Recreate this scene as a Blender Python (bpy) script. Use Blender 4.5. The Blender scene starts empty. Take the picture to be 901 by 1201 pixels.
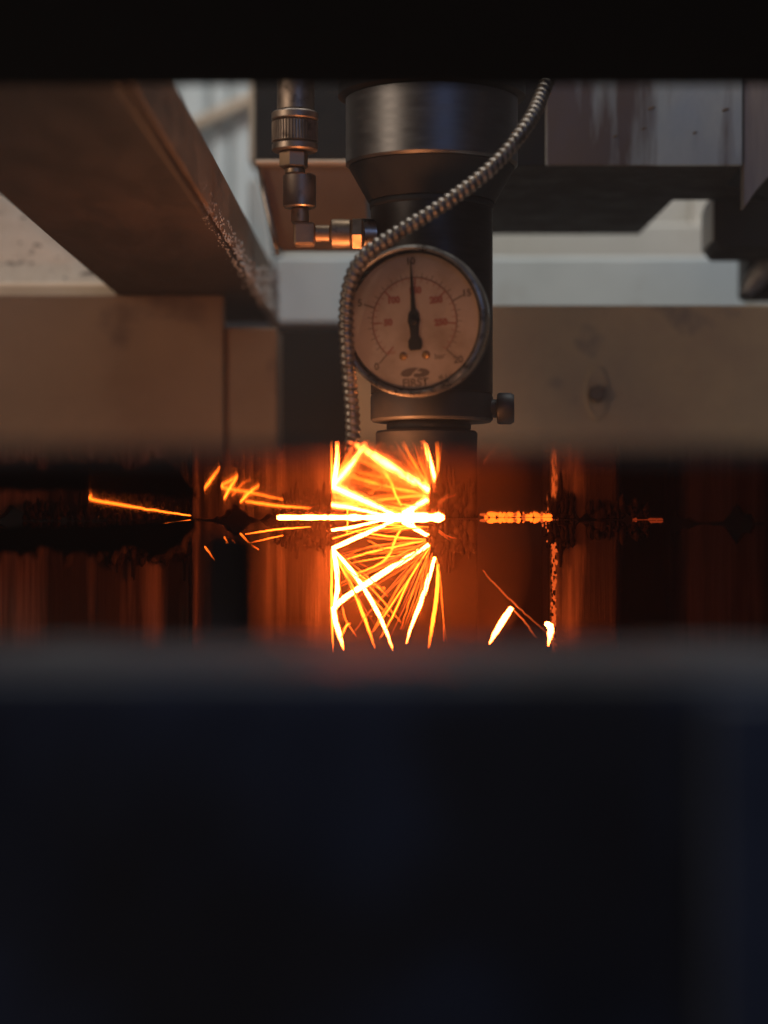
import bpy, bmesh, math, random
from mathutils import Vector, Matrix, noise
R = math.radians
random.seed(7)
S = bpy.context.scene
COL = S.collection

# ------------------------------------------------------------------ camera, light, exposure
F = 2632.0            # focal length in photograph pixels
VX, VY = 510.0, 668.0 # the point where lines running away from the camera meet
cam_d = bpy.data.cameras.new("camera")
cam = bpy.data.objects.new("camera", cam_d)
COL.objects.link(cam)
cam.location = (0, 0, 0)
cam.rotation_euler = (R(90), 0, 0)
cam_d.sensor_fit = 'VERTICAL'
cam_d.sensor_height = 36.0
cam_d.lens = 36.0 * F / 1201.0
cam_d.shift_x = -(VX - 450.5) / 1201.0
cam_d.shift_y = (VY - 600.5) / 1201.0
cam_d.clip_start = 0.02
cam_d.clip_end = 50
cam_d.dof.use_dof = True
cam_d.dof.focus_distance = 1.03
cam_d.dof.aperture_fstop = 5.0
cam_d.dof.aperture_blades = 0
S.camera = cam

w = bpy.data.worlds.new("World")
S.world = w
w.use_nodes = True
bg = w.node_tree.nodes["Background"]
bg.inputs[0].default_value = (0.85, 0.80, 0.85, 1)
bg.inputs[1].default_value = 0.02

def area(name, loc, target, size, power, color):
    l = bpy.data.lights.new(name, 'AREA')
    l.shape = 'RECTANGLE'
    l.size, l.size_y = size
    l.energy = power
    l.color = color
    o = bpy.data.objects.new(name, l)
    COL.objects.link(o)
    o.location = loc
    o.rotation_euler = (Vector(target) - Vector(loc)).to_track_quat('-Z', 'Y').to_euler()
    return o

area("workshop_window_light", (-1.15, 0.25, 0.40), (0.0, 1.0, 0.12), (0.4, 0.6), 4.7, (1.0, 0.80, 0.61))
area("rear_hall_light", (0.1, 1.15, 1.1), (0.0, 1.65, 0.17), (1.0, 0.25), 7.5, (0.94, 0.99, 0.99))
area("aisle_light", (0.6, -1.0, 0.85), (0.0, 0.35, -0.06), (0.9, 0.5), 2.6, (0.30, 0.48, 1.0))

def point(name, loc, power, color, r):
    l = bpy.data.lights.new(name, 'POINT')
    l.energy = power
    l.color = color
    l.shadow_soft_size = r
    o = bpy.data.objects.new(name, l)
    COL.objects.link(o)
    o.location = loc
    return o

S.view_settings.view_transform = 'Standard'
S.view_settings.look = 'None'
S.view_settings.exposure = 0.0
S.view_settings.gamma = 1.0
S.view_settings.use_curve_mapping = False
S.cycles.use_denoising = True
try:
    S.cycles.denoiser = 'OPENIMAGEDENOISE'
except Exception:
    pass
S.cycles.max_bounces = 6
S.cycles.volume_bounces = 1
S.cycles.sample_clamp_indirect = 8.0

# ------------------------------------------------------------------ helpers
def W(px, py, d):
    return Vector(((px - VX) * d / F, d, (VY - py) * d / F))

def X(px, d): return (px - VX) * d / F
def Z(py, d): return (VY - py) * d / F
SH0 = Z(607, 1.0)          # underside of the steel sheet
SH1 = SH0 + 0.003          # its top

def smooth(me, flag=True):
    for p in me.polygons:
        p.use_smooth = flag

def finish(name, bm, mat, parent=None, sm=False, bevel=0.0, auto=None):
    bmesh.ops.recalc_face_normals(bm, faces=bm.faces)
    me = bpy.data.meshes.new(name)
    bm.to_mesh(me)
    bm.free()
    me.materials.append(mat)
    smooth(me, sm)
    if auto is not None:
        smooth(me, True)
        me.set_sharp_from_angle(angle=R(auto))
    o = bpy.data.objects.new(name, me)
    COL.objects.link(o)
    if parent is not None:
        o.parent = parent
    if bevel > 0:
        m = o.modifiers.new("bevel", 'BEVEL')
        m.width = bevel
        m.segments = 2
        m.limit_method = 'ANGLE'
        m.angle_limit = R(40)
    return o

def tag(o, label=None, cat=None, group=None, kind=None):
    if label: o["label"] = label
    if cat: o["category"] = cat
    if group: o["group"] = group
    if kind: o["kind"] = kind
    return o

def empty(name, loc, label, cat, group=None):
    o = bpy.data.objects.new(name, None)
    o.empty_display_size = 0.01
    COL.objects.link(o)
    o.location = loc
    bpy.context.view_layer.update()
    return tag(o, label, cat, group)

def adopt(o, parent):
    """parent keeping the world position (parents are only moved, never scaled)"""
    o.parent = parent
    o.matrix_parent_inverse = parent.matrix_world.inverted()
    return o

def add_box(bm, a, b):
    x0, y0, z0 = a
    x1, y1, z1 = b
    v = [bm.verts.new(c) for c in ((x0,y0,z0),(x1,y0,z0),(x1,y1,z0),(x0,y1,z0),(x0,y0,z1),(x1,y0,z1),(x1,y1,z1),(x0,y1,z1))]
    for f in ((0,1,2,3),(4,7,6,5),(0,4,5,1),(1,5,6,2),(2,6,7,3),(3,7,4,0)):
        bm.faces.new([v[i] for i in f])

def box(name, a, b, mat, parent=None, bevel=0.0):
    bm = bmesh.new()
    add_box(bm, a, b)
    o = finish(name, bm, mat, None, bevel=bevel)
    if parent: adopt(o, parent)
    return o

def pxbox(name, x0, y0, x1, y1, d0, d1, mat, parent=None, bevel=0.0):
    """box whose front face (depth d0) fills the given rectangle of the photograph"""
    return box(name, (X(x0, d0), d0, Z(y1, d0)), (X(x1, d0), d1, Z(y0, d0)), mat, parent, bevel)

def add_prism(bm, pts, z0, z1):
    """vertical prism over a plan polygon"""
    lo = [bm.verts.new((p[0], p[1], z0)) for p in pts]
    hi = [bm.verts.new((p[0], p[1], z1)) for p in pts]
    n = len(pts)
    bm.faces.new(lo)
    bm.faces.new(hi[::-1])
    for i in range(n):
        bm.faces.new((lo[i], lo[(i+1) % n], hi[(i+1) % n], hi[i]))

def add_extrude_y(bm, pts, y0, y1):
    """prism along depth over an x-z polygon"""
    lo = [bm.verts.new((p[0], y0, p[1])) for p in pts]
    hi = [bm.verts.new((p[0], y1, p[1])) for p in pts]
    n = len(pts)
    bm.faces.new(lo)
    bm.faces.new(hi[::-1])
    for i in range(n):
        bm.faces.new((lo[i], hi[i], hi[(i+1) % n], lo[(i+1) % n]))

def add_lathe(bm, prof, origin, axis=(0,0,1), n=64, cap=True, phase=0.0):
    """prof: list of (radius, distance along the axis)"""
    ax = Vector(axis).normalized()
    q = ax.to_track_quat('Z', 'Y')
    rings = []
    for r, h in prof:
        ring = []
        for i in range(n):
            a = 2*math.pi*i/n + phase
            ring.append(bm.verts.new(Vector(origin) + q @ Vector((r*math.cos(a), r*math.sin(a), h))))
        rings.append(ring)
    for k in range(len(rings)-1):
        for i in range(n):
            j = (i+1) % n
            bm.faces.new((rings[k][i], rings[k][j], rings[k+1][j], rings[k+1][i]))
    if cap:
        bm.faces.new(rings[0][::-1])
        bm.faces.new(rings[-1])

def lathe(name, prof, origin, mat, parent=None, axis=(0,0,1), n=64, auto=35, phase=0.0, cap=True, bevel=0.0):
    bm = bmesh.new()
    add_lathe(bm, prof, origin, axis, n, cap, phase)
    o = finish(name, bm, mat, None, auto=auto, bevel=bevel)
    if parent: adopt(o, parent)
    return o

def catmull(pts, per=12):
    P = [Vector(p) for p in pts]
    P = [P[0]*2-P[1]] + P + [P[-1]*2-P[-2]]
    out = []
    for i in range(1, len(P)-2):
        for k in range(per):
            t = k/per
            a, b, c, d = P[i-1], P[i], P[i+1], P[i+2]
            out.append(0.5*((2*b)+(c-a)*t+(2*a-5*b+4*c-d)*t*t+(3*b-a-3*c+d)*t**3))
    out.append(P[-2].copy())
    return out

def add_tube(bm, path, radii, n=8, cap=True):
    m = len(path)
    prev = None
    rings = []
    for i in range(m):
        t = (path[min(i+1, m-1)] - path[max(i-1, 0)])
        if t.length < 1e-9: t = Vector((1,0,0))
        t.normalize()
        if prev is None:
            up = Vector((0,1,0)) if abs(t.y) < .9 else Vector((1,0,0))
            u = t.cross(up).normalized()
        else:
            u = (prev - t*prev.dot(t)).normalized()
        prev = u
        v = t.cross(u)
        r = radii[i] if hasattr(radii, '__len__') else radii
        rings.append([bm.verts.new(path[i] + (u*math.cos(2*math.pi*k/n) + v*math.sin(2*math.pi*k/n))*r) for k in range(n)])
    for i in range(m-1):
        for k in range(n):
            j = (k+1) % n
            bm.faces.new((rings[i][k], rings[i][j], rings[i+1][j], rings[i+1][k]))
    if cap:
        bm.faces.new(rings[0][::-1])
        bm.faces.new(rings[-1])

# ------------------------------------------------------------------ materials
def newmat(name):
    m = bpy.data.materials.new(name)
    m.use_nodes = True
    nt = m.node_tree
    return m, nt, nt.nodes["Principled BSDF"]

def surf(name, c1, c2, rough=0.5, metal=0.0, scale=40, stretch=(1,1,1), bump=0.2, bdist=0.0006,
         c3=None, spot=(0.62, 0.72), spot_scale=60, rvar=0.15, spec=0.5, mix=(0.3, 0.7), spot_stretch=None, coat=0.0, spot_loc=(3.1, 1.7, 5.3)):
    """two-tone mottled surface, an optional third colour in stains, relief and uneven gloss"""
    m, nt, b = newmat(name)
    N, L = nt.nodes, nt.links
    tc = N.new('ShaderNodeTexCoord')
    mp = N.new('ShaderNodeMapping')
    mp.inputs['Scale'].default_value = stretch
    L.new(tc.outputs['Object'], mp.inputs['Vector'])
    nz = N.new('ShaderNodeTexNoise')
    nz.inputs['Scale'].default_value = scale
    nz.inputs['Detail'].default_value = 8
    nz.inputs['Roughness'].default_value = 0.65
    L.new(mp.outputs[0], nz.inputs['Vector'])
    mr = N.new('ShaderNodeMapRange')
    mr.inputs[1].default_value, mr.inputs[2].default_value = mix
    L.new(nz.outputs['Fac'], mr.inputs[0])
    mx = N.new('ShaderNodeMix'); mx.data_type = 'RGBA'
    mx.inputs[6].default_value = (*c1, 1)
    mx.inputs[7].default_value = (*c2, 1)
    L.new(mr.outputs[0], mx.inputs[0])
    colr = mx.outputs[2]
    if c3:
        n2 = N.new('ShaderNodeTexNoise')
        n2.inputs['Scale'].default_value = spot_scale
        n2.inputs['Detail'].default_value = 6
        mp2 = N.new('ShaderNodeMapping')
        mp2.inputs['Location'].default_value = spot_loc
        mp2.inputs['Scale'].default_value = spot_stretch or stretch
        L.new(tc.outputs['Object'], mp2.inputs['Vector'])
        L.new(mp2.outputs[0], n2.inputs['Vector'])
        r2 = N.new('ShaderNodeMapRange')
        r2.inputs[1].default_value, r2.inputs[2].default_value = spot
        L.new(n2.outputs['Fac'], r2.inputs[0])
        m2 = N.new('ShaderNodeMix'); m2.data_type = 'RGBA'
        L.new(r2.outputs[0], m2.inputs[0])
        L.new(colr, m2.inputs[6])
        m2.inputs[7].default_value = (*c3, 1)
        colr = m2.outputs[2]
    L.new(colr, b.inputs['Base Color'])
    rr = N.new('ShaderNodeMapRange')
    rr.inputs[1].default_value, rr.inputs[2].default_value = 0.3, 0.7
    rr.inputs[3].default_value, rr.inputs[4].default_value = max(0.02, rough-rvar), min(1, rough+rvar)
    L.new(nz.outputs['Fac'], rr.inputs[0])
    L.new(rr.outputs[0], b.inputs['Roughness'])
    b.inputs['Metallic'].default_value = metal
    b.inputs['Specular IOR Level'].default_value = spec
    b.inputs['Coat Weight'].default_value = coat
    if bump > 0:
        bp = N.new('ShaderNodeBump')
        bp.inputs['Strength'].default_value = bump
        bp.inputs['Distance'].default_value = bdist
        L.new(nz.outputs['Fac'], bp.inputs['Height'])
        L.new(bp.outputs[0], b.inputs['Normal'])
    return m

def emit(name, col, strength):
    m, nt, b = newmat(name)
    b.inputs['Base Color'].default_value = (0.02, 0.02, 0.02, 1)
    b.inputs['Emission Color'].default_value = (*col, 1)
    b.inputs['Emission Strength'].default_value = strength
    return m

M = {}
M['black_anod'] = surf('black anodised steel', (.12,.115,.115), (.17,.165,.165), .42, 0.9, 60, (1,1,6), .06, .0003, rvar=.06)
M['anod_dark'] = surf('black oxide steel', (.035,.033,.033), (.06,.056,.056), .40, 0.85, 60, (1,1,6), .06, .0003, rvar=.06)
M['black_matt'] = surf('black painted iron', (.009,.008,.009), (.018,.016,.016), .6, 0.1, 70, bump=.15, rvar=.12)
M['dull_steel'] = surf('dull plated steel', (.30,.23,.18), (.42,.33,.27), .5, 1.0, 120, bump=.1, bdist=.0003, c3=(.13,.09,.07), spot=(.6,.75), spot_scale=160)
M['brass'] = surf('tarnished nickelled brass', (.42,.27,.165), (.55,.38,.25), .48, 1.0, 120, bump=.1, bdist=.0003, c3=(.15,.10,.07), spot=(.6,.75), spot_scale=200)
M['conduit'] = surf('galvanised conduit strip', (.22,.175,.14), (.35,.285,.235), .46, 1.0, 200, bump=.12, bdist=.0002, c3=(.12,.09,.07), spot=(.56,.7), spot_scale=150)
M['bezel'] = surf('worn steel bezel', (.36,.31,.27), (.52,.46,.40), .33, 1.0, 150, bump=.1, bdist=.0002, c3=(.10,.08,.07), spot=(.55,.7), spot_scale=120)
M['dial'] = surf('cream dial card', (.62,.50,.395), (.70,.58,.47), .6, 0, 60, bump=.0, c3=(.40,.29,.20), spot=(.5,.75), spot_scale=50)
M['ink'] = surf('black dial print', (.15,.115,.09), (.24,.18,.14), .6, 0, 60, bump=0)
M['ink_red'] = surf('red dial print', (.42,.14,.11), (.48,.22,.17), .6, 0, 60, bump=0)
M['needle'] = surf('black needle enamel', (.012,.012,.011), (.02,.02,.018), .45, 0, 60, bump=0)
M['screw_brass'] = surf('small brass screw', (.45,.25,.10), (.5,.3,.13), .4, .9, 100, bump=0)
M['cream'] = surf('cream rough paint', (.56,.49,.42), (.66,.59,.52), .65, 0, 120, (1,1,1), .6, .0015, c3=(.20,.17,.15), spot=(.60,.67), spot_scale=130, spot_stretch=(1,1,1.5))
M['trim'] = surf('cream folded trim', (.62,.45,.31), (.68,.52,.38), .55, 0, 40, bump=.1)
M['brown'] = surf('brown machine paint', (.155,.084,.045), (.205,.118,.066), .55, 0, 22, bump=.15, bdist=.0005, c3=(.09,.045,.026), spot=(.6,.75), spot_scale=26)
M['beam'] = surf('dark brown beam paint', (.020,.012,.008), (.060,.034,.020), .6, 0, 40, (1,.3,1), bump=.5, bdist=.0005, c3=(.035,.02,.013), spot=(.55,.75), spot_scale=16)
M['tan'] = surf('tan machine paint', (.37,.24,.125), (.48,.33,.18), .55, 0, 18, bump=.15, bdist=.0005, c3=(.22,.16,.11), spot=(.62,.75), spot_scale=30)
M['rust'] = surf('rusty dark steel', (.10,.065,.045), (.20,.125,.08), .6, .3, 80, (1,.35,1), .6, .0015, c3=(.34,.27,.21), spot=(.62,.75), spot_scale=90)
M['spatter'] = surf('pale metal spatter', (.32,.29,.27), (.72,.69,.66), .4, .3, 150, bump=.4)
M['white'] = surf('white machine paint', (.66,.69,.68), (.74,.77,.76), .5, 0, 20, bump=.1, c3=(.52,.50,.46), spot=(.58,.8), spot_scale=20)
M['warm_white'] = surf('yellowed white paint', (.62,.56,.48), (.70,.64,.56), .5, 0, 20, bump=.1, c3=(.5,.42,.33), spot=(.6,.8), spot_scale=25)
M['weather'] = surf('weathered grey green paint', (.46,.50,.48), (.62,.67,.65), .5, .1, 40, (1,1,.5), .3, .0006, c3=(.15,.10,.08), spot=(.44,.58), spot_scale=40, spot_stretch=(-1.3,1,.16), spot_loc=(3.3765, 1.7, 5.3))
M['stained'] = surf('brown stained steel', (.10,.075,.06), (.22,.18,.155), .5, .2, 50, (1.4,1,.2), .3, .0006, c3=(.36,.34,.32), spot=(.56,.66), spot_scale=50, spot_stretch=(1.6,1,.18))
M['rusty_face'] = surf('rust streaked steel', (.22,.17,.14), (.46,.39,.34), .5, .2, 60, (1.6,1,.16), .3, .0006, c3=(.50,.47,.44), spot=(.60,.70), spot_scale=40, spot_stretch=(2,1,.1))
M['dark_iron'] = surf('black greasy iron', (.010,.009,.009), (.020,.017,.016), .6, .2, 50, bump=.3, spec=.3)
M['fg_dark'] = surf('dark navy enamel', (.012,.016,.026), (.036,.048,.080), .5, 0, 26, bump=.1, c3=(.014,.012,.013), spot=(.45,.60), spot_scale=22, mix=(.35,.65))
M['fg_plate'] = surf('blue grey enamel', (.030,.040,.062), (.065,.080,.115), .45, 0, 22, bump=.1)
M['fg_top'] = surf('scuffed bare rail top', (.062,.047,.050), (.105,.082,.086), .6, .1, 30, bump=.2, c3=(.11,.10,.10), spot=(.58,.68), spot_scale=26)
M['bare'] = surf('bare worn steel', (.085,.078,.08), (.15,.14,.14), .6, .1, 60, bump=.2)
M['sheet'] = surf('rolled steel sheet', (.36,.34,.33), (.55,.52,.50), .028, 1.0, 45, (1,.25,1), .012, .0002, rvar=.016)
M['slat'] = surf('scorched steel slat', (.035,.031,.028), (.17,.145,.13), .45, .6, 210, (1,1,.03), .7, .0011, c3=(.012,.010,.009), spot=(.42,.55), spot_scale=70, spot_stretch=(1,1,.07))
M['slat_lightened'] = surf('lightened steel slat', (.09,.08,.072), (.40,.34,.31), .5, .4, 170, (1,1,.03), .7, .0011, c3=(.03,.025,.022), spot=(.45,.58), spot_scale=50, spot_stretch=(1,1,.07))  # lighter copy of the scorched slat, brightened to suggest spark light
M['slag'] = surf('black slag crust', (.006,.005,.005), (.016,.012,.010), .85, 0, 300, bump=.3, bdist=.001, spec=.15)
M['chute'] = surf('sooty chute plate', (.022,.016,.014), (.06,.044,.038), .7, .1, 40, (1,1,.12), .4)
EMC = (1.0, 0.36, 0.055)
M['hot'] = emit('white hot spark', (1.0, 0.13, 0.018), 120)
M['kerf'] = emit('white hot kerf', (1.0, 0.14, 0.02), 110)
M['yellow'] = emit('yellow hot spark', (1.0, 0.135, 0.008), 9)
M['orange'] = emit('orange spark', (1.0, 0.12, 0.008), 2.6)
M['dim'] = emit('cooling spark', (1.0, 0.13, 0.02), 0.7)
M['faint'] = emit('dull red bead', (1.0, 0.10, 0.02), 0.22)
M['ember'] = emit('orange hot bead', (1.0, 0.12, 0.008), 3.2)

# ------------------------------------------------------------------ the machine frame around the cut
# overhead rail close to the camera
t = pxbox("overhead_rail", -260, -120, 1180, 90, .55, .69, M['dark_iron'], bevel=.002)
t.data.transform(Matrix.Identity(4))
for v in t.data.vertices:                      # underside level so that its far edge sits at the right height
    if v.co.z < Z(0, .69): v.co.z = Z(100, .69)
t.data.materials[0] = surf("dark brown rail paint", (.20,.125,.10), (.27,.175,.14), .6, 0, 20)
tag(t, "black out-of-focus rail running across the top of the view", "rail")

# beam running away on the left
BZ0, BZ1 = Z(345, 1.25), Z(321, 1.397)
bx0, bx1 = X(135, 1.25), X(322, 1.397)
beam = empty("gantry_beam", (0.5*(bx0+bx1), 1.0, BZ0), "brown steel beam running back at left with pale metal spatter on its side", "beam")
box("beam_body", (bx0, .70, BZ0), (bx1, 1.395, BZ1), M['beam'], beam, bevel=.0015)
box("side_strip", (bx1+.0002, .72, BZ0+.003), (bx1+.0024, 1.39, BZ1-.002), M['rust'], beam, bevel=.0008)
bm = bmesh.new()                                # crust of spatter along the beam's lower edge and side
rs = random.Random(3)
for i in range(900):
    u = 1 - rs.random()**1.5*0.66
    d = .70 + .69*u
    side = rs.random() < .7
    r = rs.uniform(.0006, .0024)*(.15+1.0*max(0, (u-.34)/.66))
    if side: c = Vector((bx1+.0024, d, BZ0 + rs.random()**1.5*(BZ1-BZ0)*(.35+.65*max(0,(u-.75)*4))))
    else: c = Vector((bx1 - abs(rs.gauss(0,.0015))+.001, d, BZ0))
    bmesh.ops.create_icosphere(bm, subdivisions=1, radius=r, matrix=Matrix.Translation(c) @ Matrix.Diagonal((.55, rs.uniform(.7,1.4), rs.uniform(.6,1.2) if side else .5, 1)))
adopt(tag(finish("spatter_crust", bm, M['spatter'], None, sm=True), kind="stuff"), beam)

# cream wall beyond the beam with its folded trim
wall = pxbox("wall_rear_left", -160, 60, 148, 352, 1.305, 1.33, M['cream'])
tag(wall, kind="structure")
t = pxbox("wall_trim", -160, 331, 139.5, 352, 1.268, 1.304, M['trim'], bevel=.002)
tag(t, "cream folded trim along the foot of the rough cream wall", "trim")
# brown panel and the post under the beam end
t = pxbox("brown_panel", -160, 345.6, 262, 800, 1.25, 1.265, M['brown'], bevel=.0012)
tag(t, "wide plain brown steel panel at left below the beam", "panel")
t = pxbox("beam_post", 264, 384, 325, 800, 1.254, 1.30, M['brown'], bevel=.0012)
tag(t, "narrow brown upright post under the beam's far end", "post")
t = pxbox("recess_panel", 318, 358, 425, 800, 1.66, 1.67, M['slag'])  # slag black stands in for the shade inside the recess
tag(t, "recessed panel coloured black for shade between post and cutting head", "panel")

# tan wall on the right, with its bolt and washer plate
wr = pxbox("wall_rear_right", 408, 358, 1020, 800, 1.25, 1.265, M['tan'], bevel=.0012)
tag(wr, kind="structure")
def disc_prof(r, h, e): return [(r-e, 0), (r, e*.6), (r, h-e), (r-e, h)]
bolt = empty("wall_bolt", W(700, 461, 1.25), "small dark bolt head on oval washer in the tan wall", "bolt")
bm = bmesh.new()
add_lathe(bm, [(.0098, 0), (.0098, .0006), (.0085, .0012), (.0070, .0012), (.0070, .0005)], (0,0,0), (0,-1,0), 36)
bmesh.ops.transform(bm, matrix=Matrix.Translation(W(700,461,1.2498)) @ Matrix.Diagonal((.72,1,1.6,1)), verts=bm.verts)
adopt(finish("washer", bm, M['tan'], None, auto=40), bolt)
bm = bmesh.new()
add_lathe(bm, [(.0050,0),(.0050,.003),(.0042,.004)], W(700,462,1.2485), (0,-1,0), 6, phase=.3)
adopt(finish("bolt_head", bm, M['rust'], None), bolt)

# white frame behind
wf = empty("white_frame", W(620, 357, 1.52), "white painted machine frame rail visible behind the head and bracket", "frame")
pxbox("lower_rail", 322, 301, 876, 380, 1.50, 1.53, M['white'], wf, bevel=.002)
pxbox("upper_rail", 330, 262, 1000, 312, 1.56, 1.60, M['warm_white'], wf, bevel=.002)
pxbox("cross_plate", 560, 225, 815, 285, 1.62, 1.64, M['warm_white'], wf, bevel=.002)
pxbox("upright", 812, 225, 850, 300, 1.585, 1.61, M['warm_white'], wf, bevel=.002)
pxbox("right_stub", 880, 349, 1000, 380, 1.49, 1.53, M['warm_white'], wf, bevel=.002)

# ribbed white panel seen in the gap beside the beam
rp = empty("ribbed_panel", W(250, 350, 1.95), "pale grey ribbed panel seen between beam and black block", "panel")
pxbox("backing", 170, 40, 305, 360, 1.96, 1.97, M['white'], rp)
for k, (a, b) in enumerate(((176, 205), (209, 241), (246, 268), (271, 303))):
    pxbox("rib", a, 40, b, 360, 1.945, 1.9599, M['white'], rp, bevel=.004)
bm = bmesh.new()
add_tube(bm, [W(180, 170, 1.93), W(312, 108, 1.93)], .006, 10)
adopt(finish("brace", bm, M['trim'], None, sm=True), rp)
t = pxbox("edge_strip", 292, 60, 298, 190, 1.44, 1.47, M['trim'], bevel=.001)
tag(t, "thin pale vertical strip bordering the black block", "strip")
bm = bmesh.new()
pts = [(X(291,1.5), Z(340,1.5)), (X(318,1.5), Z(340,1.5)), (X(318,1.5), Z(290,1.5)), (X(311,1.5), Z(240,1.5)), (X(306,1.5), Z(214,1.5)), (X(300,1.5), Z(207,1.5)), (X(294,1.5), Z(208,1.5)), (X(291,1.5), Z(216,1.5))]
add_extrude_y(bm, pts, 1.5, 1.52)
tag(finish("guard_plate", bm, M['white'], bevel=.0015), "small cream plate with rounded top beside the beam", "plate")

# black block and brown bracket behind the hose coupling
t = pxbox("shade_block", 298, 40, 432, 189, 1.34, 1.40, M['dark_iron'], bevel=.002)  # black block put in where there is only a shaded hole
tag(t, "black block standing in for deep shadow behind the hose coupling", "block")
br = empty("coupling_bracket", W(370, 292, 1.2), "brown bent bracket plate behind the brass hose fittings", "bracket")
bm = bmesh.new()
d0 = 1.2
pts = [(X(306,d0), Z(196,d0)), (X(304,d0), Z(189,d0)), (X(430,d0), Z(189,d0)), (X(430,d0), Z(292,d0)), (X(330,d0), Z(292,d0)), (X(325,d0), Z(285,d0))]
add_extrude_y(bm, pts, d0, d0+.01)
adopt(finish("plate", bm, M['brown'], None, bevel=.0008), br)
bm = bmesh.new()
add_tube(bm, [W(303,190,d0-.003), W(312,235,d0-.003), W(321,275,d0-.003), W(326,300,d0-.003)], [.0012,.0018,.0018,.0012], 8)
adopt(finish("bent_edge", bm, M['bezel'], None, sm=True), br)
pxbox("top_lip", 300, 187, 434, 192.5, d0-.008, d0-.0005, M['trim'], br, bevel=.0008)

# box bracket on the right: painted front, black underside with a cut-away corner
zb = Z(193, 1.14)
bk = empty("cross_bracket", (X(720,1.14), 1.14, zb), "heavy bracket with weathered grey painted front and black underside at upper right", "bracket")
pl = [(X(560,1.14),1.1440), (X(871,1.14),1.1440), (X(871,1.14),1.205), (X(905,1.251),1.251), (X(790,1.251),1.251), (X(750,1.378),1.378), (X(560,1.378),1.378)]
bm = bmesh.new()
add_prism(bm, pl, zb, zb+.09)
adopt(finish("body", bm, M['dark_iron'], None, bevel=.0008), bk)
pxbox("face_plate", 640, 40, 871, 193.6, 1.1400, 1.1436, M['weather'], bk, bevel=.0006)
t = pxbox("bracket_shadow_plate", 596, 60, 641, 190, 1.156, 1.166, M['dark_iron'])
adopt(t, bk); t.name = "shade_plate"  # black plate put in for the shadow on the bracket
for (px, py, r) in ((764,127,.0009),(851,129,.0009),(722,160,.0007),(815,156,.0006),(755,151,.0006)):
    bm = bmesh.new()
    add_lathe(bm, disc_prof(r*1.3, .0006, .0002), (0,0,0), (0.1,-1,0.1), 9)
    bmesh.ops.transform(bm, matrix=Matrix.Translation(W(px,py,1.1398)) @ Matrix.Rotation(R(-20), 4, 'Y') @ Matrix.Diagonal((1.7,1,.7,1)), verts=bm.verts)
    adopt(finish("pit", bm, M['rust'], None), bk)
# rust streaked side plate, the black clamp with its lit side painted white, and the rod end
bm = bmesh.new()
d0 = 1.142
add_extrude_y(bm, [(X(a,d0),Z(b_,d0)) for a, b_ in ((872.6,40),(1010,40),(1010,120),(905,203),(888,222),(874,242),(872.6,242))], d0, d0+.012)
tag(finish("side_plate", bm, M['rusty_face'], bevel=.0008), "rust streaked steel plate at the right border beside the bracket", "plate")
cl = empty("clamp_block", W(870, 293, 1.29), "black clamp block with lit side painted white below the rust streaked plate", "clamp")
bm = bmesh.new()
d0 = 1.265
pts = [(X(838,d0),Z(226,d0)), (X(838,d0),Z(283,d0)), (X(846,d0),Z(292,d0)), (X(990,d0),Z(292,d0)), (X(990,d0),Z(150,d0)), (X(880,d0),Z(180,d0))]
add_extrude_y(bm, pts, d0, d0+.052)
adopt(finish("block", bm, M['dark_iron'], None, bevel=.0015), cl)
box("lit_edge", (X(838,d0)-.0012, d0+.004, Z(281,d0)), (X(838,d0)-.0001, d0+.052, Z(233,d0)), M['white'], cl, bevel=.0004)  # light on the block's side painted on as a white strip
rod = empty("guide_housing", W(890, 345, 1.32), "small black guide housing with slanting bar painted pale as its highlight at the right border", "guide")
pxbox("housing", 876, 284, 980, 345, 1.33, 1.37, M['dark_iron'], rod, bevel=.003)
bm = bmesh.new()
add_tube(bm, [W(874,345,1.320), W(884,331,1.319), W(905,306,1.318), W(935,282,1.32)], [.003,.0060,.0062,.0062], 20)
adopt(finish("bar", bm, M['spatter'], None, auto=50), rod)  # pale bar put in for the diagonal highlight on the housing

# ------------------------------------------------------------------ the cutting head
HD = 1.02
cx = X(506.5, HD)
def hz(py, d=HD): return Z(py, d)
head = empty("cutting_head", (cx, HD, SH1), "black cylindrical laser cutting head with stepped body standing over the sheet", "machine")
r1 = 101*HD/F
r2 = 71.5*HD/F
lathe("flange", [(r1*.98,0),(r1*1.09,.001),(r1*1.09,.03),(r1,.032)], (cx,HD,hz(117)), M['black_matt'], head, n=96)
lathe("upper_housing", [(r1-.0012,0),(r1,.0012),(r1,hz(117)-hz(197)-.0004)], (cx,HD,hz(197)), M['black_anod'], head, n=96)
lathe("taper", [(r2+.001,0),(r1-.0016,hz(198)-hz(238))], (cx,HD,hz(238)), M['black_matt'], head, n=96)
lathe("lower_body", [(r2,0),(r2,hz(238)-hz(462)-.0002)], (cx,HD,hz(462)), M['anod_dark'], head, n=96)
lathe("groove_ring", [(r2+.0003,0),(r2+.0006,.0006),(r2+.0006,.0022),(r2+.0003,.0028)], (cx,HD,hz(246)), M['black_matt'], head, n=96)
lathe("base_block", [(r2*.97,0),(r2*1.005,.001),(r2*1.005,hz(461.6)-hz(495)-.002),(r2*.98,hz(461.6)-hz(495))], (cx,HD,hz(495)), M['black_matt'], head, n=96)
nx = X(503, HD)
lathe("nozzle_collar", [(.0185,0),(.0192,.001),(.0192,hz(496)-hz(505.5)-.001),(.0185,hz(496)-hz(505.5))], (nx,HD,hz(505.5)), M['black_matt'], head, n=64)
lathe("nozzle_mount", [(.019,0),(.0225,.004),(.0232,hz(506)-hz(570)-.001),(.0225,hz(506)-hz(570))], (nx-.001,HD,hz(570)), M['black_matt'], head, n=64)
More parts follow.
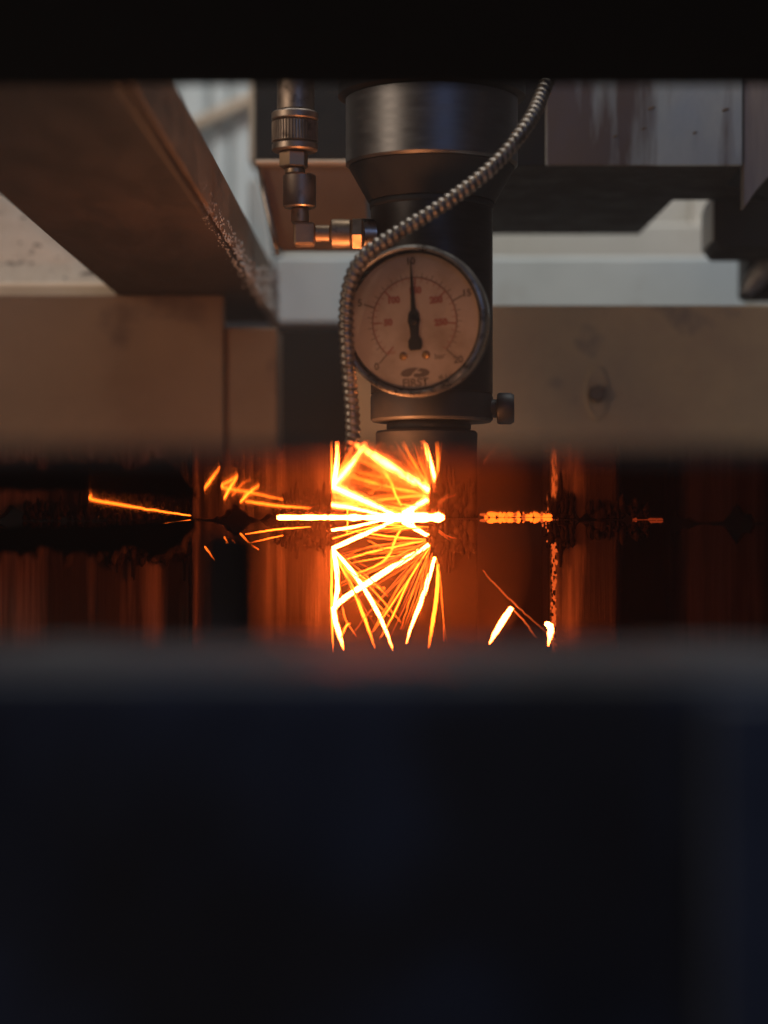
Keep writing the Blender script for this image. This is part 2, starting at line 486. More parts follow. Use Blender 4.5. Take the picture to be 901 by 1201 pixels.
lathe("nozzle", [(.0022,0),(.0045,.0015),(.011,hz(570.5)-SH1-.0015)], (nx,HD,SH1+.0012), M['brass'], head, n=40)
# clamping screws
kz = hz(480)
lathe("thumbscrew", [(.0042,0),(.0042,.0045),(.0066,.0047),(.0072,.0056),(.0072,.0108),(.0062,.0124)], (cx+r2*.9, HD-.004, kz), M['black_matt'], head, axis=(1,-.05,0), n=28)
lathe("fitting_port", [(.0072,0),(.0072,.006),(.0066,.0066)], (cx-r2*.93, HD-.006, Z(270,1.0)), M['bezel'], head, axis=(-1,-.25,0), n=24)
lathe("gauge_boss", [(.013,0),(.013,.012),(.0115,.013)], (X(493,.985), HD-r2+.004, Z(378,.985)), M['black_matt'], head, axis=(0,-1,0), n=36)

# ------------------------------------------------------------------ pressure gauge
GD = .952
GC = W(484, 376, GD)
GR = 89*GD/F
g = bpy.data.objects.new("pressure_gauge", None)
COL.objects.link(g)
g.location = GC
tag(g, "round pressure gauge with cream dial, black needle and steel bezel on the cutting head", "gauge")
def gl(name, prof, mat, n=72, at=(0,0,0), parent=None, auto=35, phase=0.0):
    bm = bmesh.new()
    add_lathe(bm, prof, at, (0,-1,0), n, True, phase)
    return finish(name, bm, mat, parent or g, auto=auto)
gl("case", [(GR*.6,-.021),(GR*.9,-.020),(GR*.955,-.017),(GR*.955,-.004),(GR*.90,-.004)], M['black_matt'])
# bezel: an open ring
def ring(name, prof, mat, parent, n=96):
    bm = bmesh.new()
    q = Vector((0,-1,0)).to_track_quat('Z','Y')
    rings = []
    for i in range(n):
        a = 2*math.pi*i/n
        rings.append([bm.verts.new(q @ Vector((r*math.cos(a), r*math.sin(a), h))) for r, h in prof])
    m = len(prof)
    for i in range(n):
        for k in range(m):
            bm.faces.new((rings[i][k], rings[(i+1)%n][k], rings[(i+1)%n][(k+1)%m], rings[i][(k+1)%m]))
    return finish(name, bm, mat, parent, auto=40)
ring("bezel", [(GR*.965,-.008),(GR*.985,-.0078),(GR*1.0,-.0065),(GR*1.0,.0000),(GR*.985,.0016),(GR*.955,.0022),(GR*.930,.0016),(GR*.922,.0002),(GR*.922,-.0038),(GR*.935,-.004)], M['bezel'], g)
ring("seal", [(GR*.9215,-.0038),(GR*.9215,-.0006),(GR*.893,-.0006),(GR*.893,-.0038)], M['black_matt'], g)
ZD = -.0034   # dial height along the gauge axis
dial = gl("dial", [(GR*.90,ZD-.0006),(GR*.90,ZD)], M['dial'])
ROLL = R(3.5)
def dp(ang, rad, h=0.0):
    a = ang + ROLL
    return Vector((math.cos(a)*rad*GR, -(ZD+h), math.sin(a)*rad*GR))
def quad_strip(bm, a, r0, r1_, wd, h):
    t_ = Vector((-math.sin(a+ROLL), 0, math.cos(a+ROLL)))*wd*GR*.5
    p0, p1 = dp(a, r0, h), dp(a, r1_, h)
    bm.faces.new([bm.verts.new(v) for v in (p0-t_, p0+t_, p1+t_, p1-t_)])
def arc_strip(bm, a0, a1, r0, r1_, h, n=70):
    pr = None
    for i in range(n+1):
        a = a0 + (a1-a0)*i/n
        c = (bm.verts.new(dp(a, r0, h)), bm.verts.new(dp(a, r1_, h)))
        if pr: bm.faces.new((pr[0], pr[1], c[1], c[0]))
        pr = c
H1 = .00012
bm = bmesh.new()
for k in range(41):
    a = R(225 - 270*k/40)
    if k % 10 == 0: quad_strip(bm, a, .58, .735, .017, H1)
    elif k % 2 == 0: quad_strip(bm, a, .58, .645, .008, H1)
    else: quad_strip(bm, a, .58, .615, .006, H1)
arc_strip(bm, R(225), R(-45), .575, .583, H1)
o = finish("bar_scale", bm, M['ink'], dial)
bm = bmesh.new()
for k in range(30):
    a = R(225 - 270*(k*10)/290)
    if k % 5 == 0: quad_strip(bm, a, .44, .565, .020, H1)
    else: quad_strip(bm, a, .515, .565, .008, H1)
arc_strip(bm, R(225), R(-45), .563, .572, H1*1.3)
o = finish("psi_scale", bm, M['ink_red'], dial)
def text(s, name, mat, size, ang=None, rad=None, pos=None, bold=.0):
    cu = bpy.data.curves.new(name, 'FONT')
    cu.body = s
    cu.size = size*GR
    cu.align_x = 'CENTER'
    cu.align_y = 'CENTER'
    cu.offset = bold*GR
    to = bpy.data.objects.new("tmp_text", cu)
    COL.objects.link(to)
    bpy.context.view_layer.update()
    me = bpy.data.meshes.new_from_object(to)
    bpy.data.objects.remove(to)
    bpy.data.curves.remove(cu)
    p = dp(R(ang), rad, H1*2) if pos is None else Vector((pos[0]*GR, -(ZD+H1*2), pos[1]*GR))
    me.transform(Matrix.Translation(p) @ Matrix.Rotation(-ROLL if pos is None else -R(2), 4, 'Y') @ Matrix.Rotation(R(90), 4, 'X'))
    me.materials.clear()
    me.materials.append(mat)
    o = bpy.data.objects.new(name, me)
    COL.objects.link(o)
    o.parent = dial
    return o
for k, s in enumerate(("0", "5", "10", "15", "20")):
    text(s, "numeral", M['ink'], .13, 225 - 67.5*k, .79, bold=.004)
for s in (50, 100, 150, 200, 250):
    text(str(s), "red_numeral", M['ink_red'], .115, 225 - 270*s/290, .36 if s in (50, 250) else .40, bold=.008)
text("bar", "unit_text", M['ink'], .11, pos=(.34, -.47))
text("psi", "red_unit_text", M['ink_red'], .10, pos=(-.32, -.40))
# maker's mark: a swoosh split by a light slash over a short word
bm = bmesh.new()
def blob(pts):
    bm.faces.new([bm.verts.new((x*GR, -(ZD+H1*2), y*GR)) for x, y in pts])
blob([(-.20,-.70),(-.175,-.655),(-.11,-.625),(-.02,-.612),(.06,-.617),(.02,-.640),(-.02,-.675),(-.05,-.715),(-.10,-.735),(-.16,-.728)])
blob([(.075,-.620),(.15,-.632),(.20,-.665),(.195,-.705),(.13,-.738),(.02,-.745),(-.025,-.728),(-.005,-.690),(.06,-.690),(.10,-.675),(.055,-.660),(.02,-.665)])
finish("maker_mark", bm, M['ink'], dial)
text("FIRST", "maker_word", M['ink'], .15, pos=(.005, -.815), bold=.004)
text("cl. 1.6", "class_text", M['ink'], .075, pos=(.41, -.74), bold=.003)
for x, y in ((-.155, -.46), (.155, -.45)):
    bm = bmesh.new()
    add_lathe(bm, [(GR*.052, ZD), (GR*.052, ZD+.0008), (GR*.04, ZD+.0011)], (x*GR, 0, y*GR), (0,-1,0), 20)
    sc = finish("dial_screw", bm, M['screw_brass'], g, auto=40)
# needle
bm = bmesh.new()
na = R(92.8)
def npt(l, s, h):
    u = Vector((math.cos(na), 0, math.sin(na)))
    v = Vector((-math.sin(na), 0, math.cos(na)))
    return u*l*GR + v*s*GR + Vector((0, -(ZD+h), 0))
outline = [(.80,.004),(.40,.022),(.14,.034),(.10,.07),(0,.085),(-.09,.062),(-.20,.055),(-.26,.09),(-.34,.095),(-.385,.07),
           (-.385,-.07),(-.34,-.095),(-.26,-.09),(-.20,-.055),(-.09,-.062),(0,-.085),(.10,-.07),(.14,-.034),(.40,-.022),(.80,-.004)]
lo = [bm.verts.new(npt(l, s, .0010)) for l, s in outline]
hi = [bm.verts.new(npt(l, s, .0014)) for l, s in outline]
bm.faces.new(lo); bm.faces.new(hi[::-1])
for i in range(len(lo)):
    j = (i+1) % len(lo)
    bm.faces.new((lo[i], lo[j], hi[j], hi[i]))
nd = finish("needle", bm, M['needle'], g)
bm = bmesh.new()
add_lathe(bm, [(GR*.06, ZD+.0014), (GR*.055, ZD+.0022), (GR*.03, ZD+.0025)], (0,0,0), (0,-1,0), 24)
finish("needle_hub", bm, M['needle'], nd, auto=40)
# glass
m, nt, b = newmat("gauge glass")
for n_ in list(nt.nodes):
    if n_.type == 'BSDF_PRINCIPLED': nt.nodes.remove(n_)
tr = nt.nodes.new('ShaderNodeBsdfTransparent'); tr.inputs[0].default_value = (.93,.90,.86,1)
gs = nt.nodes.new('ShaderNodeBsdfGlossy'); gs.inputs['Roughness'].default_value = .12
lw = nt.nodes.new('ShaderNodeFresnel'); lw.inputs[0].default_value = 1.5
ms = nt.nodes.new('ShaderNodeMixShader')
nt.links.new(lw.outputs[0], ms.inputs[0]); nt.links.new(tr.outputs[0], ms.inputs[1]); nt.links.new(gs.outputs[0], ms.inputs[2])
nt.links.new(ms.outputs[0], nt.nodes['Material Output'].inputs[0])
M['glass'] = m
bm = bmesh.new()
q = [bm.verts.new((math.cos(2*math.pi*i/64)*GR*.921, -.0007, math.sin(2*math.pi*i/64)*GR*.921)) for i in range(64)]
bm.faces.new(q)
finish("glass", bm, M['glass'], g)
g.rotation_euler = (R(2), 0, R(-14))

# ------------------------------------------------------------------ hose coupling: sleeve, nuts, elbow
hc = empty("hose_coupling", W(352, 290, 1.0), "brass and steel hose coupling with knurled sleeve and elbow left of the head", "fitting")
HC = 1.0
def stack(name, px, y0, y1, wpx, mat, n=40, e=.0006, phase=0.0, d=HC):
    r = wpx*.5*d/F
    if n == 6: r *= 1.08
    h = (y1-y0)*d/F
    return lathe(name, [(r-e,0),(r,e),(r,h-e),(r-e,h)], (X(px,d), d, Z(y1,d)), mat, hc, n=n, phase=phase)
stack("upper_tube", 347, 40, 131, 44, M['dull_steel'])
slv = stack("knurled_sleeve", 346, 142.5, 168, 52, M['dull_steel'])
stack("sleeve_rim", 346, 132, 142, 55, M['dull_steel'])
stack("sleeve_rim", 346, 168.5, 178, 54, M['dull_steel'])
bm = bmesh.new()
rr_ = 26.3*HC/F
for i in range(46):                               # the knurl as raised ridges
    a = 2*math.pi*i/46
    c = Vector((X(346,HC)+math.cos(a)*rr_, HC+math.sin(a)*rr_, 0))
    add_tube(bm, [c+Vector((0,0,Z(166.5,HC))), c+Vector((0,0,Z(144,HC)))], .00035, 4)
kn = finish("knurl", bm, M['dull_steel'], None); kn["kind"] = "stuff"
bpy.context.view_layer.update()
adopt(kn, slv)
stack("hex_nut", 344.5, 178.5, 197, 32, M['brass'], n=6, phase=R(18))
stack("neck", 346, 197.4, 205, 24, M['brass'])
stack("swivel", 351.5, 205.4, 244, 39, M['dull_steel'])
stack("neck", 352, 244.4, 262, 21, M['brass'])
d = HC
pxbox("elbow", 344, 260, 369, 287, HC-.0048, HC+.0048, M['brass'], hc, bevel=.0012)
zc = Z(274, d)
def side(name, x0, x1, hpx, mat, n=40, e=.0006):
    r = hpx*.5*d/F
    if n == 6: r *= 1.08
    L_ = (x1-x0)*d/F
    lathe(name, [(r-e,0),(r,e),(r,L_-e),(r-e,L_)], (X(x0,d), d, zc), mat, hc, axis=(1,0,0), n=n, phase=R(12))
side("threaded_neck", 369.2, 388, 20, M['brass'])
side("barrel", 388.4, 412, 34, M['brass'])
side("hex_nut", 412.4, 426, 36, M['brass'], n=6)

# ------------------------------------------------------------------ armoured conduit
pts = [W(655,60,.99), W(637,108,.975), W(617,148,.96), W(577,196,.95), W(520,240,.945), W(462,276,.945), W(428,300,.945), W(411,332,.948), W(406,372,.952), W(408,420,.957), W(412,468,.963), W(414,505,.968), W(412,545,.972)]
path = catmull(pts, 40)
# resample evenly
ds = [0]
for a, b in zip(path, path[1:]): ds.append(ds[-1] + (b-a).length)
tot = ds[-1]
step = .00045
even, k = [], 0
n_ = int(tot/step)
for i in range(n_+1):
    s = tot*i/n_
    while k < len(ds)-2 and ds[k+1] < s: k += 1
    f = (s-ds[k])/max(1e-9, ds[k+1]-ds[k])
    even.append(path[k].lerp(path[k+1], f))
bm = bmesh.new()
pitch = .0032
nn = 20
prev = None
rings = []
for i, p in enumerate(even):
    tdir = (even[min(i+1, n_)] - even[max(i-1, 0)]).normalized()
    if prev is None: u = tdir.cross(Vector((0,1,0))).normalized()
    else: u = (prev - tdir*prev.dot(tdir)).normalized()
    prev = u
    v = tdir.cross(u)
    row = []
    for j in range(nn):
        a = 2*math.pi*j/nn
        ph = ((tot*i/n_)/pitch + j/nn) % 1.0
        h = math.sin(math.pi*min(1, ph/.72)) if ph < .72 else 0.0
        r = .0027 + .00070*(h**.6)*(1+.25*noise.noise(p*160))
        row.append(bm.verts.new(p + (u*math.cos(a)+v*math.sin(a))*r))
    rings.append(row)
for i in range(n_):
    for j in range(nn):
        bm.faces.new((rings[i][j], rings[i][(j+1)%nn], rings[i+1][(j+1)%nn], rings[i+1][j]))
tag(finish("armoured_conduit", bm, M['conduit'], sm=True), "ribbed metal armoured conduit curving down past the gauge", "conduit")

# ------------------------------------------------------------------ the sheet, the slats and the chute below it
sh = box("steel_sheet", (-.42, .474, SH0), (.42, 1.222, SH1), M['sheet'], bevel=.0004)
tag(sh, "thin flat steel sheet seen edge-on, being cut under the head", "sheet")
t = box("chute_wall", (-.5, 1.2245, -.22), (.5, 1.235, SH0+.001), M['chute'])
tag(t, "sooty dark back wall of the chute below the sheet", "wall")

def slat(name, x0, x1, d0, d1, label, teeth, seed, z0=-.14, mat='slat'):
    rs = random.Random(seed)
    e = empty(name, (0.5*(X(x0,d0)+X(x1,d0)), d0, z0), label, "slat", "support slats under the sheet")
    xa, xb = X(x0,d0), X(x1,d0)
    # notched top edge: teeth touch the sheet, hollows between
    top = []
    n = max(6, int((xb-xa)/.0016))
    for i in range(n+1):
        x = xa + (xb-xa)*i/n
        hgt = max(0.0, .10 + noise.noise(Vector((x*70+seed*9.1, seed, 0))) + .45*noise.noise(Vector((x*260, seed, 3))))
        top.append((x, SH0 - .0003 - .011*hgt - rs.random()*.0008))
    bm = bmesh.new()
    add_extrude_y(bm, [(xa, z0)] + top + [(xb, z0)], d0, d1)
    adopt(finish("plate", bm, M[mat], None), e)
    return e

def slag(parent, x0, x1, dd, n, seed, drop, rmax=.0028):
    """crust of frozen drips hanging along the top of a slat"""
    rs = random.Random(seed)
    bm = bmesh.new()
    for i in range(n*2):
        px = rs.uniform(x0, x1)
        r = rs.uniform(.0005, rmax*.7)
        ln = abs(rs.gauss(0, 1))*drop
        c = Vector((X(px,dd), dd - rs.uniform(-.001, .003), SH0 - .0012 - rs.random()**1.5*drop*1.1))
        bmesh.ops.create_icosphere(bm, subdivisions=2, radius=r, matrix=Matrix.Translation(c) @ Matrix.Diagonal((rs.uniform(.6,1.2), 1, rs.uniform(.8,2.2), 1)))
    for v in bm.verts:
        v.co += noise.noise_vector(v.co*900)*.0006
        v.co.z = min(v.co.z, SH0-.0002)
    for i in range(max(3, n//10)):
        px = rs.uniform(x0, x1)
        ln = rs.uniform(.4, 1.5)*drop
        a = Vector((X(px,dd), dd-.001, SH0-.003))
        add_tube(bm, [a, a-Vector((0,0,ln*.6)), a-Vector((rs.uniform(-.0006,.0006),0,ln*1.3))], [.0016,.0011,.0005], 6)
    o = finish("slag_crust", bm, M['slag'], None, sm=True)
    o["kind"] = "stuff"
    adopt(o, parent)

s1 = slat("support_slat", 226, 390, 1.058, 1.09, "scorched slat lit orange just left of the spark fan", (140,175,210,330,386), 1)
s5 = slat("support_slat", -90, 221, 1.072, 1.085, "dim red-lit slat with hanging drips at the far left", (), 6, mat='slat_lightened')
s6 = slat("support_slat", 726, 980, 1.13, 1.14, "dim red-lit slat at the far right of the slot", (), 8, mat='slat_lightened')
slag(s1, 322, 391, 1.056, 60, 11, .010)
slag(s5, 120, 222, 1.07, 110, 12, .016)
slag(s5, 30, 120, 1.07, 40, 13, .006)
s2 = slat("support_slat", 646, 722, 1.05, 1.14, "scorched slat with glowing edge right of the nozzle", (650,700,820), 2, mat='slat_lightened')
slag(s2, 644, 672, 1.048, 60, 14, .010)
slag(s2, 690, 760, 1.048, 40, 15, .006)
s3 = slat("support_slat", 511, 560, 1.03, 1.05, "narrow black slat tip directly beneath the nozzle", (535,), 3, mat='slag')
slag(s3, 506, 556, 1.028, 90, 16, .012, .0034)
s4 = slat("support_slat", 236, 304, .56, .575, "blurred dark slat close to the camera left of the sparks", (), 4, mat='slat_lightened')
for v in s4.children[0].data.vertices:
    if v.co.z > 0: v.co.z = Z(622, .56)
rs = random.Random(21)
bm = bmesh.new()
dd = .85
n = 150
topl, botl = [], []
for i in range(n+1):
    px = -120 + 350*i/n
    f = max(0.0, (px-100)/130.0)
    topl.append((X(px,dd), Z(617 - 10*min(1, f) + 2.5*noise.noise(Vector((px*.05,0,0))), dd)))
    low = 646 + 12*noise.noise(Vector((px*.03,4,0))) + 26*max(0, noise.noise(Vector((px*.11,8,0)))) + 10*max(0, noise.noise(Vector((px*.4,2,0))))
    if px > 205: low -= (px-205)*1.1
    botl.append((X(px,dd), Z(low, dd)))
add_extrude_y(bm, botl + topl[::-1], dd, dd+.006)
tag(finish("scrap_strip", bm, M['slag'], None), "black slag-crusted scrap strip with ragged drips under the sheet at far left", "scrap")
t = box("slat_floor", (-.45, .50, -.16), (.45, 1.224, -.1405), M['chute'])
tag(t, "dark scrap tray floor below the slats", "tray")

# front rail of the table, close to the camera
fr = empty("table_rail", (0, .40, -.16), "dark navy table rail with scuffed grey top filling the foreground", "rail")
zt = Z(746, .50)
box("rail_body", (-.30, .352, -.16), (.30, .50, zt-.0006), M['fg_dark'], fr, bevel=.004)
box("rail_top", (-.30, .356, zt-.0005), (.30, .498, zt), M['fg_top'], fr)
for a, b_ in ((30, 128), (780, 905)):
    box("bare_patch", (X(a,.42), .385, zt+.0001), (X(b_,.42), .48, zt+.0004), M['bare'], fr)
box("end_plate", (X(836,.345), .344, -.16), (.30, .3515, zt-.004), M['fg_plate'], fr, bevel=.001)

# ------------------------------------------------------------------ the glowing cut and its sparks
kf = empty("glowing_kerf", W(450, 607, 1.0), "white hot line of molten metal along the cut in the sheet", "cut")
def kerf_line(name, x0, x1, dd, hp, mat, seed, n=60):
    rs = random.Random(seed)
    bm = bmesh.new()
    path, rad = [], []
    for i in range(n+1):
        f = i/n
        px = x0 + (x1-x0)*f
        r = hp*.5*(.85+.55*noise.noise(Vector((px*.09, seed*3.3, 0)))+.12*rs.random())*dd/F
        r *= min(1, f*14+.25)*min(1, (1-f)*8+.3)
        path.append(Vector((X(px,dd), dd+rs.uniform(-.0004,.0004), SH0 - .0004 - r*.25)))
        rad.append(max(.0002, r))
    add_tube(bm, path, rad, 8)
    for v in bm.verts: v.co.z = min(v.co.z, SH0-.0001)
    o = finish(name, bm, mat, None, sm=True)
    adopt(o, kf)
kerf_line("molten_line", 384, 455, 1.0, 3.4, M['hot'], 1)
kerf_line("molten_line", 440, 521, 1.0, 6.8, M['kerf'], 7)
kerf_line("molten_line", 325, 386, 1.0, 3.0, M['hot'], 2)
rs = random.Random(5)
def bead(px, zz_, dd, r, mat, parent, name):
    bm = bmesh.new()
    bmesh.ops.create_icosphere(bm, subdivisions=2, radius=r, matrix=Matrix.Translation(Vector((X(px,dd), dd, zz_))) @ Matrix.Diagonal((rs.uniform(.8,1.5), 1, rs.uniform(.7,1.2), 1)))
    for v in bm.verts:
        v.co += noise.noise_vector(v.co*900)*.0005
        v.co.z = min(v.co.z, SH0-.0001)
    adopt(finish(name, bm, mat, None, sm=True), parent)
for i in range(44):
    px = 566 + 78*(i+rs.random()*.9)/44
    k = rs.random()
    bead(px, SH0-.0002-rs.random()*.0014, 1.0+rs.uniform(-.002,.002), rs.uniform(.0004,.00125), M['ember'] if k < .35 else M['orange'] if k < .6 else M['dim'] if k < .8 else M['slag'], kf, "slag_bead")
kerf_line("cooling_line", 742, 778, 1.06, 4.0, M['faint'], 9)
# glowing crust on the right slat's edge
bm = bmesh.new(); bm2 = bmesh.new()
for i in range(330):
    hot_ = rs.random() < .45
    if hot_: px, py = 650+rs.gauss(0, 6), 607 + abs(rs.gauss(0, 14))
    else: px, py = 649.5+rs.gauss(0, 1.6), rs.uniform(618, 775)
    tgt = bm if rs.random() < (.5 if hot_ else .75) else bm2
    bmesh.ops.create_icosphere(tgt, subdivisions=1, radius=rs.uniform(.0003,.0009), matrix=Matrix.Translation(Vector((X(px,1.047), 1.0475, min(Z(py,1.047), SH0-.0015)))) @ Matrix.Diagonal((.9, 1, rs.uniform(.8,2.2), 1)))
add_tube(bm, [Vector((X(649.5+1.2*noise.noise(Vector((k*.7,1,0))),1.047), 1.0478, Z(py,1.047))) for k, py in enumerate(range(626, 782, 6))], [.0007+.0004*noise.noise(Vector((k*.9,5,0))) for k in range(26)], 7)
o = finish("glowing_crust", bm, M['dim'], None, sm=True); o["kind"] = "stuff"; adopt(o, s2)
o = finish("glowing_crust", bm2, M['slag'], None, sm=True); o["kind"] = "stuff"; o.name = "dark_crust"; adopt(o, s2)

def spark_mesh(pts, wpx, dd, mat, seed, jitter=.15, d1=None, parent=None, name="spark", taper=(.6, .15)):
    rs = random.Random(seed)
    n = len(pts)
    d1 = dd if d1 is None else d1
    P = []
    for i, (x, y) in enumerate(pts):
        d_ = dd + (d1-dd)*i/max(1, n-1)
        P.append(W(x, y, d_))
    P = catmull(P, 7) if n > 2 else [P[0].lerp(P[1], i/9) for i in range(10)]
    m = len(P)
    rad = []
    for i in range(m):
        f = i/(m-1)
        P[i] += Vector((rs.gauss(0, jitter), 0, rs.gauss(0, jitter)))*dd/F
        r = wpx*.5*dd/F
        env = min(1.0, taper[0] + f*4*(1-taper[0]))*min(1.0, taper[1] + (1-f)*2.2*(1-taper[1]))
        rad.append(r*env*rs.uniform(.93, 1.05))
        P[i].z = min(P[i].z, SH0 - .0002 - rad[-1])
    bm = bmesh.new()
    add_tube(bm, P, rad, 6)
    o = finish(name, bm, mat, None, sm=True)
    if parent: adopt(o, parent)
    return o

fan = empty("spark_fan", W(505, 640, 1.0), "bright fan of orange and white sparks spraying left below the nozzle", "sparks")
fan_list = [
    ([(503,639),(450,672),(405,701),(391,714)], 7.4, 'hot', 1.0, .99, (.7,.8)),
    ([(391,712),(393,726),(397,740),(401,754),(403,762)], 6.4, 'hot', .99, .985, (.8,.1)),
    ([(391,644),(395,668),(396,690),(392,714)], 6.0, 'hot', 1.0, .99, (.8,.7)),
    ([(389,645),(389,690),(390,740),(391,765)], 3.2, 'yellow', 1.0, .99, (.8,.4)),
    ([(392,646),(410,666),(428,692),(445,722),(458,753),(461,762)], 5.0, 'hot', 1.0, .975, (.7,.1)),
    ([(393,650),(412,686),(425,718),(437,751),(440,760)], 4.2, 'yellow', 1.0, .98, (.8,.15)),
    ([(390,643),(420,630),(462,611)], 5.6, 'hot', 1.0, 1.0, (.9,.6)),
    ([(389,622),(415,618),(452,609)], 3.6, 'hot', 1.0, 1.0, (.9,.5)),
    ([(390,632),(430,620),(480,611)], 1.8, 'yellow', 1.0, 1.0, (.9,.5)),
    ([(472,612),(487,620),(501,628)], 5.6, 'hot', 1.0, 1.0, (.8,.7)),
    ([(484,613),(487,620),(494,624),(503,627)], 2.6, 'hot', .998, .998, (.9,.7)),
    ([(471,620),(464,632),(458,648),(450,658),(436,666),(419,672)], 3.0, 'yellow', .99, .975, (.8,.3)),
    ([(432,634),(444,640),(456,648)], 1.8, 'orange', .99, .985, (.6,.3)),
    ([(499,633),(455,629),(402,622)], 2.2, 'yellow', 1.0, 1.0, (.9,.3)),
    ([(499,633),(450,632),(420,628)], 1.8, 'orange', .995, 1.0, (.9,.3)),
    ([(499,634),(445,645),(402,657)], 2.8, 'yellow', 1.0, .99, (.9,.3)),
    ([(499,634),(440,640),(404,652)], 1.5, 'orange', .995, .985, (.9,.3)),
    ([(500,636),(440,664),(398,685)], 1.8, 'orange', 1.0, .985, (.9,.3)),
    ([(501,637),(450,676),(404,704)], 1.8, 'dim', 1.0, .98, (.9,.3)),
    ([(501,640),(470,675),(430,722),(412,745)], 1.6, 'dim', 1.0, .975, (.9,.3)),
    ([(502,642),(478,672),(450,718),(436,742)], 2.2, 'orange', 1.0, .975, (.9,.3)),
    ([(503,643),(480,680),(462,720),(446,748)], 2.4, 'yellow', 1.0, .975, (.6,.2)),
    ([(504,646),(486,690),(470,738)], 1.6, 'orange', 1.0, .98, (.9,.3)),
    ([(506,650),(492,700),(478,745)], 1.4, 'dim', 1.0, .98, (.9,.3)),
    ([(504,648),(480,700),(455,752)], 1.4, 'dim', 1.0, .98, (.9,.3)),
    ([(510,654),(503,678),(494,706),(482,736),(477,754)], 5.0, 'hot', 1.0, .98, (.7,.1)),
    ([(514,662),(513,690),(509,722),(504,752),(503,760)], 5.0, 'yellow', 1.0, .985, (.7,.15)),
    ([(512,656),(516,676),(519,710),(521,752)], 1.6, 'orange', 1.0, .985, (.9,.3)),
    ([(517,700),(520,726),(524,752)], 1.3, 'dim', 1.0, .985, (.9,.3)),
    ([(402,712),(406,728),(418,746)], 2.0, 'orange', .99, .98, (.9,.3)),
    ([(400,748),(406,734),(411,731)], 2.6, 'yellow', .98, .98, (.5,.3)),
    ([(408,606.9),(407,628)], 2.0, 'yellow', 1.0, 1.0, (.9,.4)),
    ([(515,622),(524,628),(536,632)], 1.2, 'dim', .99, .985, (.9,.2)),
    ([(515,624),(528,634)], 1.2, 'dim', .99, .985, (.9,.2)),
]
for i, (p, wd, mt, da, db, tp) in enumerate(fan_list):
    spark_mesh(p, wd*.86, da, M[mt], 100+i, .14 if wd > 3 else .2, db, fan, taper=tp)
rs = random.Random(77)
for i in range(64):                                # the many finer, cooler streaks
    k = rs.random()
    if k < .62:                                    # fan from the nozzle
        a = R(rs.uniform(95, 184))
        ox, oy = 503+rs.uniform(-2,6), 638+rs.uniform(-4,10)
    elif k < .85:                                  # thrown back off the slat edge
        a = R(rs.uniform(28, 88))
        ox, oy = 391+rs.uniform(0,3), 646+rs.uniform(-4,8)
    else:                                          # skimming under the sheet
        a = R(rs.uniform(172, 186))
        ox, oy = 505, 613+rs.uniform(-3,8)
    ln = rs.uniform(45, 125)
    r0 = rs.uniform(0, .35)
    bend = rs.gauss(0, .05)
    p = []
    for q_ in (r0, r0+(1-r0)*.5, 1.0):
        aa = a + bend*q_
        p.append((max(393, ox+math.cos(aa)*ln*q_), max(609, oy+math.sin(aa)*ln*q_)))
    spark_mesh(p, rs.uniform(.6, 1.5), 1.0+rs.uniform(-.02,.01), M[rs.choice(('dim','dim','dim','orange','orange','orange','yellow'))], 500+i, .1, .985+rs.uniform(-.02,.01), fan, taper=(.3,.1))
bm = bmesh.new()
bmesh.ops.create_icosphere(bm, subdivisions=2, radius=.0007, matrix=Matrix.Translation(W(450, 690, .985)))
adopt(finish("spark_dot", bm, M['orange'], None, sm=True), fan)

GRP = "single sparks apart from the fan"
o = spark_mesh([(600,713),(590,728),(580,744),(574,755)], 6.2, .985, M['hot'], 301, .2, .98, taper=(.8,.15))
tag(o, "short bright slanting spark at the lower right of the nozzle", "spark", GRP)
o = spark_mesh([(641,731),(646,736),(645,746),(643,757)], 7.0, .985, M['hot'], 302, .2, .98, taper=(.8,.15))
tag(o, "hooked bright spark at the foot of the glowing slat edge", "spark", GRP)
o = spark_mesh([(566,669),(585,690),(612,716),(642,742)], 1.5, .985, M['dim'], 303, .3, .975, taper=(.5,.4))
tag(o, "long faint reddish spark line descending right of the nozzle", "spark", GRP)
o = spark_mesh([(603,716),(616,730),(629,748)], 1.6, .985, M['dim'], 304, .3, .975, taper=(.8,.3))
tag(o, "thin faint spark continuing below the short slanting spark", "spark", GRP)
o = spark_mesh([(108,634),(106,629),(125,625),(165,618),(224,609.5)], 1.7, 1.0, M['yellow'], 305, .25, 1.0, taper=(.5,.5))
tag(o, "long thin orange spark farthest left under the sheet", "spark", GRP)
zz = empty("zigzag_sparks", W(290, 640, 1.0), "zigzag cluster of thin orange sparks left of the spark fan", "sparks", GRP)
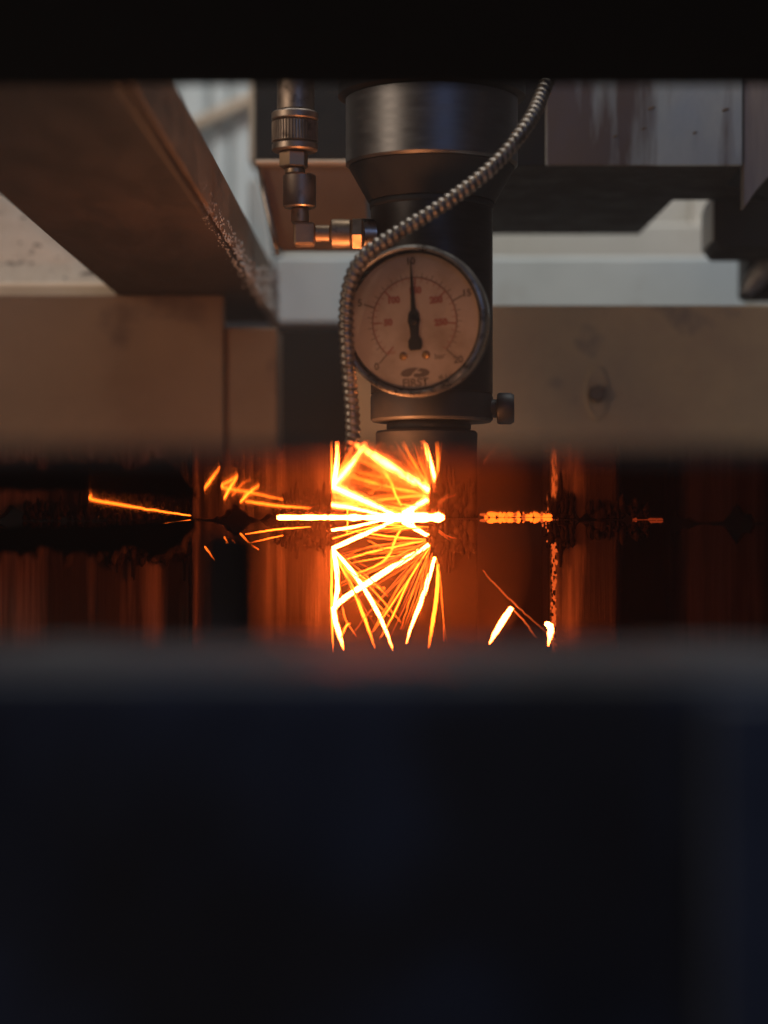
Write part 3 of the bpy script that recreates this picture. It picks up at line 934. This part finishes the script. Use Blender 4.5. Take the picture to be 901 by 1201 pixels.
for i, (p, wd, mt) in enumerate((
        ([(240,641),(248,652),(258,666)], 3.4, 'yellow'),
        ([(263,629),(270,642),(279,656)], 3.8, 'yellow'),
        ([(279,656),(270,650),(261,643),(295,636),(332,628)], 2.6, 'yellow'),
        ([(272,632),(284,646),(294,652)], 2.4, 'orange'),
        ([(282,625),(292,636),(304,645)], 4.0, 'yellow'),
        ([(288,626),(325,621),(364,618)], 2.8, 'yellow'))):
    spark_mesh(p, wd*.62, 1.0, M[mt], 320+i, .15, 1.0, zz, taper=(.7,.4))

# added fill lamp for the gauge, and the molten metal's glow above the sheet
point("gauge_fill_light", (X(450,.86), .86, SH1+.02), 0.10, (1.0, .42, .18), .010)  # added fill in front of the gauge, away from the cut
point("kerf_glow_above", (X(425,1.0), .985, SH1+.008), 0.46, (1.0, .34, .11), .010)

# smoke hanging in the spark fan under the sheet
bm = bmesh.new()
bmesh.ops.create_uvsphere(bm, u_segments=40, v_segments=24, radius=1.0, matrix=Matrix.Translation(W(462, 655, 1.0)) @ Matrix.Diagonal((.062, .06, .06, 1)))
for v in bm.verts: v.co.z = min(v.co.z, SH0-.0003)
m = bpy.data.materials.new("cutting smoke")
m.use_nodes = True
nt = m.node_tree
for n_ in list(nt.nodes):
    if n_.type != 'OUTPUT_MATERIAL': nt.nodes.remove(n_)
pv = nt.nodes.new('ShaderNodeVolumePrincipled')
pv.inputs['Color'].default_value = (.8, .66, .56, 1)
pv.inputs['Density'].default_value = 1.1
pv.inputs['Anisotropy'].default_value = 0.3
nt.links.new(pv.outputs[0], nt.nodes['Material Output'].inputs['Volume'])
sm_ = finish("smoke", bm, m, None, sm=True)
tag(sm_, "thin orange-lit smoke hanging among the sparks under the sheet", "smoke", kind="stuff")

# thin veiling haze added for lens veil and bloom
m = bpy.data.materials.new("veiling haze")
m.use_nodes = True
nt = m.node_tree
for n_ in list(nt.nodes):
    if n_.type != 'OUTPUT_MATERIAL': nt.nodes.remove(n_)
pv = nt.nodes.new('ShaderNodeVolumePrincipled')
pv.inputs['Color'].default_value = (.9, .82, .78, 1)
pv.inputs['Density'].default_value = 0.036
pv.inputs['Anisotropy'].default_value = 0.2
nt.links.new(pv.outputs[0], nt.nodes['Material Output'].inputs['Volume'])
hz_ = box("haze", (-2.2, -2.2, -1.2), (2.2, 3.2, 2.0), m)
tag(hz_, "thin veiling haze added over the view for lens flare", "haze", kind="stuff")
